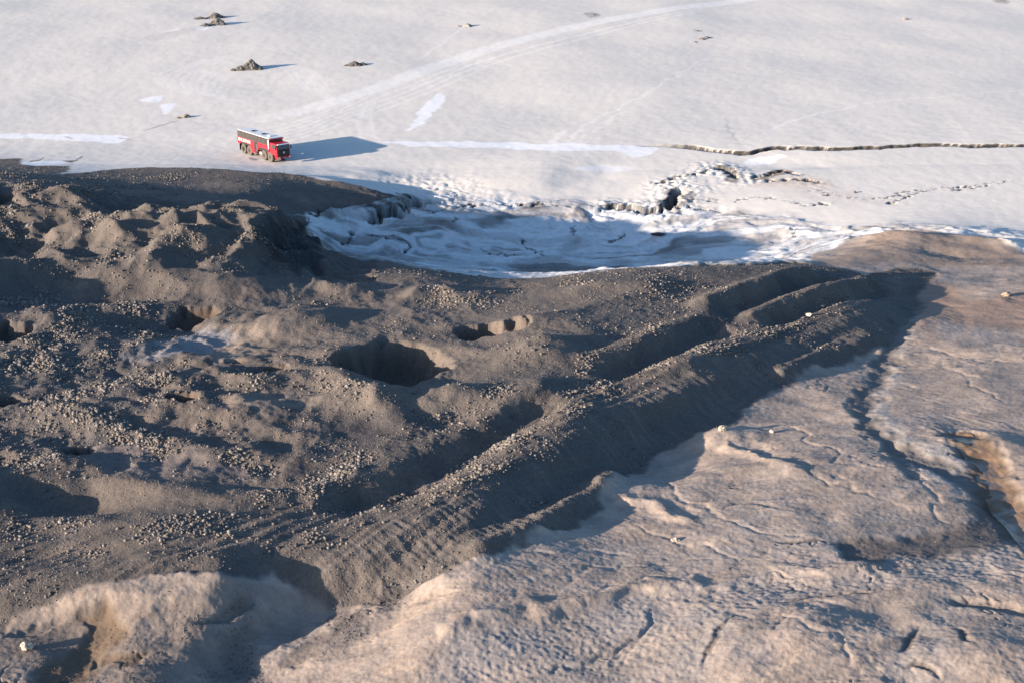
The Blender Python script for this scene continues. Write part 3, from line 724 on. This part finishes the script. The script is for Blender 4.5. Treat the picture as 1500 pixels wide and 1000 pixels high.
# the largest loose stones, each its own object
stone_src = []
for k in range(8):
    me = stone_mesh('stone', 2, 20 + k, .35, (1, .8, .7)); set_tint(me, [(.23, .21, .19), (.19, .178, .165), (.28, .265, .24), (.16, .152, .145)][k % 4])
    me.materials.append(M_STONE); stone_src.append(me)
w = (dens > .42) * dens * (UU < .18) * (UU > -.40) * (YY > 92) * (YY < 200)
w = w[::3, ::3].astype(float).ravel(); yy, uu = YY[::3, ::3].ravel(), UU[::3, ::3].ravel()
ids = rng.choice(len(w), 280, replace=False, p=w / w.sum())
for i in ids:
    y = yy[i]; x = uu[i] * y; r = float(.17 + .16 * rng.random() ** 2)
    o = bpy.data.objects.new('stone', R.choice(stone_src)); COL.objects.link(o)
    o.location = (x, y, float(ground(x, y)) + .18 * r); o.scale = (r, r, r * R.uniform(.8, 1.1)); o.rotation_euler = (R.uniform(-.3, .3), R.uniform(-.3, .3), R.uniform(0, 6.28))
    tag(o, 'larger rough grey stone lying among the rubble of the dark moraine', 'stone', 'larger stones in the moraine rubble')

# single rocks one can point at
def rock(px, py, r, col, label, sq=(1, .85, .75), seed=1, name='boulder', cat='boulder', sub=4, rough=.3, rot=0, sink=.3, jit=.12):
    c = hit(px, py)
    me = stone_mesh(name, sub, seed, rough, sq); set_tint(me, col, jit)
    for p in me.polygons: p.use_smooth = False
    o = link(name, me, None, M_STONE)
    o.location = (c[0], c[1], c[2] + r * sq[2] * (1 - sink)); o.scale = (r, r, r); o.rotation_euler = (0, 0, rot)
    return tag(o, label, cat)
PALE = (.47, .40, .33)
rock(40, 950, .42, PALE, 'pale cream boulder alone on the dusty ice near the lower left corner', seed=2)
rock(1058, 629, .38, (.46, .41, .34), 'pale squarish boulder at the foot of the dark ridge, left of a smaller pale stone', seed=3)
rock(1131, 633, .26, (.46, .41, .34), 'small pale boulder on open dusty ice, right of the squarish pale boulder', seed=4)
rock(1473, 434, .6, (.33, .26, .20), 'tan boulder half sunk in brown ice near the right edge', (1, .8, .55), 5)
rock(1185, 463, .32, (.55, .5, .42), 'pale stone lying on top of the dark gravel ridge toward its far end', seed=6)
rock(1205, 450, .22, (.52, .48, .42), 'small pale stone on the dark gravel ridge, uphill of a larger pale stone', seed=16)
rock(965, 345, .7, (.06, .06, .065), 'dark boulder lying on the shaded blue ice of the hollow', (1.5, .8, .4), 7)
rock(989, 792, .3, (.42, .37, .32), 'small tan rock in the middle of the open dusty ice', (1.2, .8, .6), 8)
rock(1251, 283, .3, (.2, .19, .18), 'tiny dark stone on the white ice beyond the hollow', seed=9)

def cone(px, py, blobs, label, col=(.12, .115, .105), name='rock_outcrop', cat='rock outcrop'):
    """a craggy dark mound on the snow, one mesh"""
    c = hit(px, py); bm = bmesh.new()
    for (ox, oy, r, h, sd) in blobs:
        res = bmesh.ops.create_icosphere(bm, subdivisions=4, radius=1)
        o = Vector((sd * 2.3, sd, sd * 4.1))
        for v in res['verts']:
            d = v.co.normalized(); k = 1 + .35 * mnoise.noise(d * 1.6 + o) + .22 * mnoise.noise(d * 4 + o) + .1 * mnoise.noise(d * 9 + o)
            zz = max(d.z, -.2)
            rad = (1 - .55 * max(zz, 0))
            v.co = Vector((ox + d.x * r * k * rad, oy + d.y * r * .8 * k * rad, zz * h * .8 * (.75 + .25 * k)))
    me = bpy.data.meshes.new(name); bm.to_mesh(me); bm.free(); set_tint(me, col, .25)
    o = link(name, me, None, M_STONE); o.location = (c[0], c[1], c[2] - .1)
    return tag(o, label, cat)
cone(368, 101, [(0, 0, 2.6, 2.9, 1), (-2.4, -1.2, 1.5, 1.3, 2), (1.2, -.4, 1.9, 1.5, 3), (-4, -2, .7, .6, 6)], 'tall craggy dark rock outcrop on snow, highest of those beyond the truck')
cone(519, 96, [(0, 0, 1.9, 1.4, 4), (2.0, .6, 1.6, .9, 5), (-2, -.6, .6, .5, 8)], 'low dark rock outcrop with pale streak on snow, right of the tall one')
cone(318, 36, [(0, 0, 2.6, 2.2, 7), (-2.6, -2.5, 1.6, .9, 9)], 'dark pointed rock outcrop near the top left, in front of its twin', (.13, .125, .115))
cone(316, 26, [(0, 0, 2.6, 1.8, 10), (-4, -2, 2, .7, 11)], 'dark rock outcrop near the top left, just behind the pointed one')
cone(272, 172, [(0, 0, 1.4, 1.0, 12), (-1.4, -1, .7, .5, 13)], 'small brown grey rock outcrop beside white snow patches left of the truck', (.25, .22, .19))
cone(685, 39, [(0, 0, 1.6, 1.2, 14), (-2.4, 0, .9, .5, 15)], 'small grey rock outcrop on snow above the wide vehicle track', (.3, .29, .27))
cone(1035, 56, [(0, 0, 1.4, .7, 16), (-1.6, -1.8, 1.0, .5, 17)], 'small dark rock on distant snow, lower of a close pair', (.2, .18, .17))
cone(1022, 46, [(0, 0, .9, .5, 18), (-.8, 1.6, .8, .4, 19)], 'tiny dark rock on distant snow, upper of a close pair', (.16, .15, .14))
cone(1015, 62, [(0, 0, 1.1, .5, 20)], 'tiny grey rock on distant snow, left of the lower rock of a pair', (.35, .34, .34))
cone(1326, 29, [(0, 0, 1.3, .8, 21), (-1.2, -.6, .6, .3, 22)], 'lone tan grey rock on the far snow at upper right', (.33, .3, .27))
cone(868, 22, [(0, 0, 1.8, .35, 23)], 'flat grey rock beside the vehicle track near the top', (.27, .26, .25))
cone(1466, 2, [(0, 0, 1.8, .4, 24)], 'grey rock at the top right corner of the snow', (.25, .23, .22))

# muddy water
def ribbon(name, s_, w, drop, label, m):
    """running water: level across, hugging the ground where the ground falls away"""
    P = smooth(smooth(pl(s_)), 5); n = len(P)
    zs = ground(P[:, 0], P[:, 1])
    zs = np.convolve(np.pad(zs, 12, mode='edge'), np.ones(25) / 25, 'valid') + drop
    bm = bmesh.new(); rows = []
    for i in range(n):
        t = P[min(i + 1, n - 1)] - P[max(i - 1, 0)]; t = t / np.hypot(*t); nn = np.array([-t[1], t[0]])
        row = []
        for k in range(25):
            q_ = P[i] + nn * w * (k / 12 - 1)
            g = float(ground(q_[:1], q_[1:])[0])
            row.append(bm.verts.new((q_[0], q_[1], min(zs[i], g + .05) if g < zs[i] else zs[i])))
        rows.append(row)
    for i in range(n - 1):
        for k in range(24):
            fc = bm.faces.new((rows[i][k], rows[i + 1][k], rows[i + 1][k + 1], rows[i][k + 1])); fc.smooth = True
    me = bpy.data.meshes.new(name); bm.normal_update(); bm.to_mesh(me); bm.free()
    o = link(name, me, None, m); o['kind'] = 'structure'; o['label'] = label
    return o
M_MUD = mat('muddy_water', .28, .5, 1.6, vcol=False, color=(.22, .145, .09), var=.5, nscale=.6, spec=.5)
ribbon('muddy_stream', "1392 634 1418 648 1440 670 1455 702 1475 737 1500 767 1545 820", 1.9, .14, 'brown muddy meltwater stream in a gully at the right edge', M_MUD)

# ------------------------------------------------------------------ the glacier truck
RED = mat('truck_red_paint', .35, vcol=False, color=(.38, .012, .026), var=.08, nscale=.8, spec=.5)
WHITE = mat('truck_white_paint', .4, vcol=False, color=(.75, .76, .78), var=.05, nscale=1.2, spec=.5)
BLK = mat('truck_black_plastic', .6, vcol=False, color=(.022, .022, .025), var=.2)
GLS = mat('truck_tinted_glass', .12, vcol=False, color=(.055, .05, .045), var=.15, nscale=.7, spec=.8)
TYR = mat('dusty_tyre_rubber', .95, .5, 5, vcol=False, color=(.105, .095, .083), var=.3, nscale=3)
RIM = mat('wheel_rim_steel', .5, vcol=False, color=(.09, .08, .08), var=.2, metal=.3)
CHR = mat('lamp_glass', .15, vcol=False, color=(.7, .7, .68), var=.05, spec=.8)
ORG = mat('marker_lamp_orange', .3, vcol=False, color=(.8, .25, .03), var=.05)
SEAT = mat('truck_step_metal', .5, vcol=False, color=(.35, .35, .36), var=.1, metal=.6)

pr, pf = hit(359.6, 225.2), hit(398.5, 237.6)      # right rear-most and right front-most wheel contact points
fw = Vector((pf[0] - pr[0], pf[1] - pr[1], 0))
yaw = math.atan2(fw.y, fw.x)
WB = fw.length
f = Vector((math.cos(yaw), math.sin(yaw), 0)); rt = Vector((f.y, -f.x, 0))
K = WB / 9.4                                       # the truck is drawn with 9.4 m between outer axles
HK = 1.0
print('truck wheelbase', WB, 'yaw', math.degrees(yaw))
ctr = Vector(((pf[0] + pr[0]) / 2, (pf[1] + pr[1]) / 2, 0)) - rt * 1.28
gz = [float(ground(np.array([(ctr + f * a + rt * b).x]), np.array([(ctr + f * a + rt * b).y]))[0]) for a, b in ((WB / 2, 1.28), (WB / 2, -1.28), (-WB / 2, 1.28), (-WB / 2, -1.28))]
pitch = math.atan2((gz[2] + gz[3] - gz[0] - gz[1]) / 2, WB)
truck = bpy.data.objects.new('glacier_truck', None); COL.objects.link(truck)
truck.location = (ctr.x, ctr.y, sum(gz) / 4 - .03); truck.rotation_euler = (0, pitch, yaw)
truck.scale = (K, K, K)
tag(truck, 'big red eight wheeled glacier bus truck with dark side windows and snowy white roof', 'truck')
def bx(bm, x0, x1, y0, y1, z0, z1, bev=0.0):
    r = bmesh.ops.create_cube(bm, size=1)
    for v in r['verts']:
        v.co = Vector(((x0 + x1) / 2 + v.co.x * (x1 - x0), (y0 + y1) / 2 + v.co.y * (y1 - y0), (z0 + z1) / 2 + v.co.z * (z1 - z0)))
    if bev:
        es = list({e for v in r['verts'] for e in v.link_edges})
        bmesh.ops.bevel(bm, geom=es, offset=bev, segments=2, affect='EDGES')
def part(name, boxes, m, parent=None, bev=.03, label=None):
    bm = bmesh.new()
    for b in boxes: bx(bm, *b, bev=b and min(bev, min(b[1] - b[0], b[3] - b[2], b[5] - b[4]) * .3))
    me = bpy.data.meshes.new(name); bm.to_mesh(me); bm.free()
    o = link(name, me, parent or truck, m)
    if label: o['label'] = label
    return o
# local axes: +x forward, y<0 is the truck's right side (seen), z up
part('chassis', [(-6.2, 5.6, -.45, -.2, .95, 1.2), (-6.2, 5.6, .2, .45, .95, 1.2), (-5.6, -2.6, -.9, .9, .7, .95), (3.0, 5.2, -.9, .9, .7, .95)], BLK)
# passenger body: profile with wheel arches, extruded across
def prism(name, prof, y0, y1, m, parent=None, bev=.0):
    bm = bmesh.new()
    a = [bm.verts.new((x, y0, z)) for x, z in prof]; b = [bm.verts.new((x, y1, z)) for x, z in prof]
    bm.faces.new(a); bm.faces.new(b[::-1]); n = len(prof)
    for i in range(n): bm.faces.new((a[i], b[i], b[(i + 1) % n], a[(i + 1) % n]))
    bmesh.ops.recalc_face_normals(bm, faces=bm.faces)
    if bev: bmesh.ops.bevel(bm, geom=list(bm.edges), offset=bev, segments=2, affect='EDGES', clamp_overlap=True)
    me = bpy.data.meshes.new(name); bm.to_mesh(me); bm.free()
    return link(name, me, parent or truck, m)
prism('body', [(-6.9, 1.75), (-6.2, 1.6), (-5.9, 1.95), (-5.4, 2.15), (-2.9, 2.15), (-2.4, 1.95), (-2.25, .75), (-.95, .75), (-.95, 1.05), (.15, 1.05), (.35, 1.6), (.7, 2.05), (1.2, 2.2), (3.4, 2.2), (4.3, 1.9), (4.3, 4.13), (-6.7, 4.15), (-6.9, 3.9)], -1.48, 1.48, RED)
part('side_window', [(-6.75, 3.98, -1.505, -1.485, 2.95, 4.12)], GLS, bev=.004, label='long dark window band on the right side')
part('side_window', [(-6.6, 3.95, 1.485, 1.505, 2.95, 4.05)], GLS, bev=.004)
part('window_pillar', [(x, x + .07, -1.512, -1.507, 2.95, 4.05) for x in (-5.2, -3.8, -2.4, -1.0, .4, 1.8, 3.0)], BLK, bev=0)
part('corner_stripe', [(4.02, 4.30, -1.515, -1.486, 2.35, 4.0)], WHITE, bev=.004)
part('rear_window', [(-6.93, -6.905, -1.2, 1.2, 2.9, 3.85)], GLS, bev=.004)
part('front_window', [(4.305, 4.33, -1.3, 1.3, 3.64, 4.08)], GLS, bev=.004)
roof = part('roof', [(-6.75, 4.35, -1.46, 1.46, 4.155, 4.27)], WHITE, bev=.05)
part('roof_rail', [(-6.7, 4.3, -1.50, -1.44, 4.10, 4.20), (-6.7, 4.3, 1.44, 1.50, 4.10, 4.20)], BLK, bev=.01)
for x in (-3.9, -.3):
    part('roof_hatch', [(x, x + .9, -.35, .45, 4.28, 4.36)], BLK, roof, bev=.02)
part('roof_box', [(2.3, 3.0, -.5, .5, 4.28, 4.42)], WHITE, roof, bev=.06)
part('sun_overhang', [(4.35, 4.75, -1.45, 1.45, 4.05, 4.17)], RED, bev=.02)
# doorway: the shade inside painted as a flat black panel
door = part('door', [(-.92, .22, -1.505, -1.488, 1.1, 2.93)], BLK, bev=.004, label='dark open doorway between the wheels')
part('door_step', [(-.8, 0, -1.75, -1.45, .62, .68), (-.8, 0, -1.68, -1.45, .92, .97)], SEAT, bev=.01)
part('door_handrail', [(.07, .11, -1.56, -1.51, 1.2, 2.6)], CHR, bev=.01)
part('side_panel', [(-2.2, -.95, -1.50, -1.485, .8, 2.1)], RED, bev=.004)
part('wheel_arch', [(-5.95, -2.2, -1.40, 1.40, 1.75, 2.5), (.4, 4.2, -1.38, 1.38, 1.6, 2.4)], BLK, bev=.02)
part('fuel_tank', [(.25, 1.3, -1.2, -.6, .65, 1.25)], SEAT, bev=.08)
part('undertray', [(-.9, .2, -1.0, 1.0, .6, .75)], BLK, bev=.02)
# cab
cab = prism('cab', [(4.32, 1.7), (4.5, 1.5), (6.75, 1.35), (6.85, 2.55), (6.6, 3.5), (6.35, 3.58), (4.32, 3.58)], -1.38, 1.38, RED, bev=.04)
def quad(name, vs, m, parent, th=.02):
    bm = bmesh.new(); a = [bm.verts.new(v) for v in vs]; bm.faces.new(a)
    n = (Vector(vs[1]) - Vector(vs[0])).cross(Vector(vs[2]) - Vector(vs[0])).normalized() * th
    b = [bm.verts.new(Vector(v) + n) for v in vs]; bm.faces.new(b[::-1])
    for i in range(len(vs)): bm.faces.new((a[i], b[i], b[(i + 1) % 4], a[(i + 1) % 4]))
    bmesh.ops.recalc_face_normals(bm, faces=bm.faces)
    me = bpy.data.meshes.new(name); bm.to_mesh(me); bm.free()
    return link(name, me, parent, m)
quad('windscreen', [(6.87, -1.22, 2.6), (6.87, 1.22, 2.6), (6.63, 1.22, 3.44), (6.63, -1.22, 3.44)], GLS, cab)
quad('cab_window', [(5.0, -1.40, 2.6), (6.55, -1.40, 2.6), (6.4, -1.40, 3.35), (5.0, -1.40, 3.35)], GLS, cab)
quad('cab_window', [(5.0, 1.385, 2.6), (6.55, 1.385, 2.6), (6.4, 1.385, 3.35), (5.0, 1.385, 3.35)], GLS, cab)
part('sun_visor', [(6.62, 7.1, -1.25, 1.25, 3.45, 3.53)], WHITE, cab, bev=.02)
part('grille', [(6.86, 6.95, -1.15, 1.15, 1.45, 2.52)], BLK, cab, bev=.02)
part('grille_bar', [(6.955, 6.975, -1.0, 1.0, z, z + .05) for z in (1.6, 1.85, 2.1)], RIM, cab, bev=.005)
part('badge', [(6.98, 7.0, -.15, .15, 1.85, 2.15)], CHR, cab, bev=.01)
part('cab_door_handle', [(5.0, 5.2, -1.44, -1.395, 1.95, 2.0)], BLK, cab, bev=.01)
bump_ = part('bumper', [(6.5, 7.1, -1.42, -.75, .85, 1.4), (6.5, 7.1, .75, 1.42, .85, 1.4), (6.7, 7.05, -.75, .75, .95, 1.4)], RED, bev=.05)
for s_ in (-1, 1):
    part('headlight', [(7.11, 7.15, s_ * 1.08 - .2, s_ * 1.08 + .2, 1.0, 1.25)], CHR, bump_, bev=.01)
    part('marker_lamp', [(6.87, 6.91, s_ * 1.25 - .06, s_ * 1.25 + .06, 1.6, 1.75)], ORG, cab, bev=.01)
    part('mirror', [(6.75, 6.85, s_ * 1.62 - .1, s_ * 1.62 + .1, 2.55, 3.2), (6.6, 6.8, min(s_ * 1.38, s_ * 1.6), max(s_ * 1.38, s_ * 1.6), 3.15, 3.2)], BLK, cab, bev=.02)
    part('mudguard', [(3.6, 4.25, s_ * 1.42 - .06, s_ * 1.42 + .06, 1.4, 1.75), (6.15, 6.5, s_ * 1.35 - .1, s_ * 1.35 + .1, .95, 1.5)], RED, bev=.02)
    part('mudflap', [(-6.35, -6.28, s_ * 1.15 - .3, s_ * 1.15 + .3, .45, 1.65)], BLK, bev=.01)
part('cab_step', [(4.45, 5.0, -1.5, -1.2, .75, .82), (4.45, 5.0, -1.45, -1.2, 1.1, 1.16)], SEAT, bev=.01)
part('winch', [(7.06, 7.25, -.3, .3, .95, 1.15)], SEAT, bump_, bev=.03)
# lettering on the right flank
M_LET = WHITE
cu = bpy.data.curves.new('lettering', 'FONT'); cu.body = 'SLEIPNIR'; cu.size = .86; cu.extrude = .006; cu.space_character = 1.08
ft = bpy.data.objects.new('lettering', cu); COL.objects.link(ft)
bpy.context.view_layer.update()
me = bpy.data.meshes.new_from_object(ft.evaluated_get(bpy.context.evaluated_depsgraph_get())); bpy.data.objects.remove(ft)
lt = link('lettering', me, truck, WHITE); me.materials.clear(); me.materials.append(WHITE)
lt.location = (-5.7, -1.50, 2.25); lt.rotation_euler = (math.pi / 2, 0, 0); lt.scale = (1.0, 1, 1)
def lathe(name, prof, m, parent, seg=40, lug=0):
    bm = bmesh.new(); rings = []
    for (r, y) in prof:
        ring = []
        for k in range(seg):
            rr_ = r + (lug if (k // 2 + (1 if y > 0 else 0)) % 2 and r > .76 else 0)
            ring.append(bm.verts.new((rr_ * math.cos(2 * math.pi * k / seg), y, rr_ * math.sin(2 * math.pi * k / seg))))
        rings.append(ring)
    for a, b in zip(rings, rings[1:]):
        for k in range(seg): bm.faces.new((a[k], a[(k + 1) % seg], b[(k + 1) % seg], b[k]))
    for rg_ in (rings[0], rings[-1]):
        try: bm.faces.new(rg_)
        except Exception: pass
    bmesh.ops.recalc_face_normals(bm, faces=bm.faces)
    me = bpy.data.meshes.new(name); bm.to_mesh(me); bm.free()
    o = link(name, me, parent, m); return o
# flank emblem left of the lettering
o = lathe('emblem', [(.30, -.006), (.30, .006)], WHITE, truck, 32); o.location = (-6.2, -1.492, 2.55)
w0 = lathe('wheel', [(.14, -.34), (.14, .34)], RIM, truck, 24)
ty = lathe('tyre', [(.44, -.30), (.62, -.335), (.76, -.31), (.83, -.22), (.84, 0), (.83, .22), (.76, .31), (.62, .335), (.44, .30), (.44, -.30)], TYR, w0, 48, .03)
rm = lathe('rim', [(.1, -.16), (.30, -.2), (.40, -.29), (.44, -.29), (.44, .29), (.40, .29), (.30, .2), (.1, .16)], RIM, w0, 32)
hb = lathe('hub', [(.05, -.38), (.17, -.36), (.17, .36), (.05, .38)], BLK, w0, 20)
first = True
for x in (-4.85, -2.75, 2.45, 4.55):
    for s_ in (-1, 1):
        if first:
            w_ = w0; first = False
        else:
            w_ = w0.copy(); COL.objects.link(w_)
            for ch in (ty, rm, hb):
                c_ = ch.copy(); COL.objects.link(c_); c_.parent = w_
        w_.location = (x, s_ * 1.20, .92); w_.scale = (1.08, 1, 1.08)
print('verts', SH[0] * SH[1])
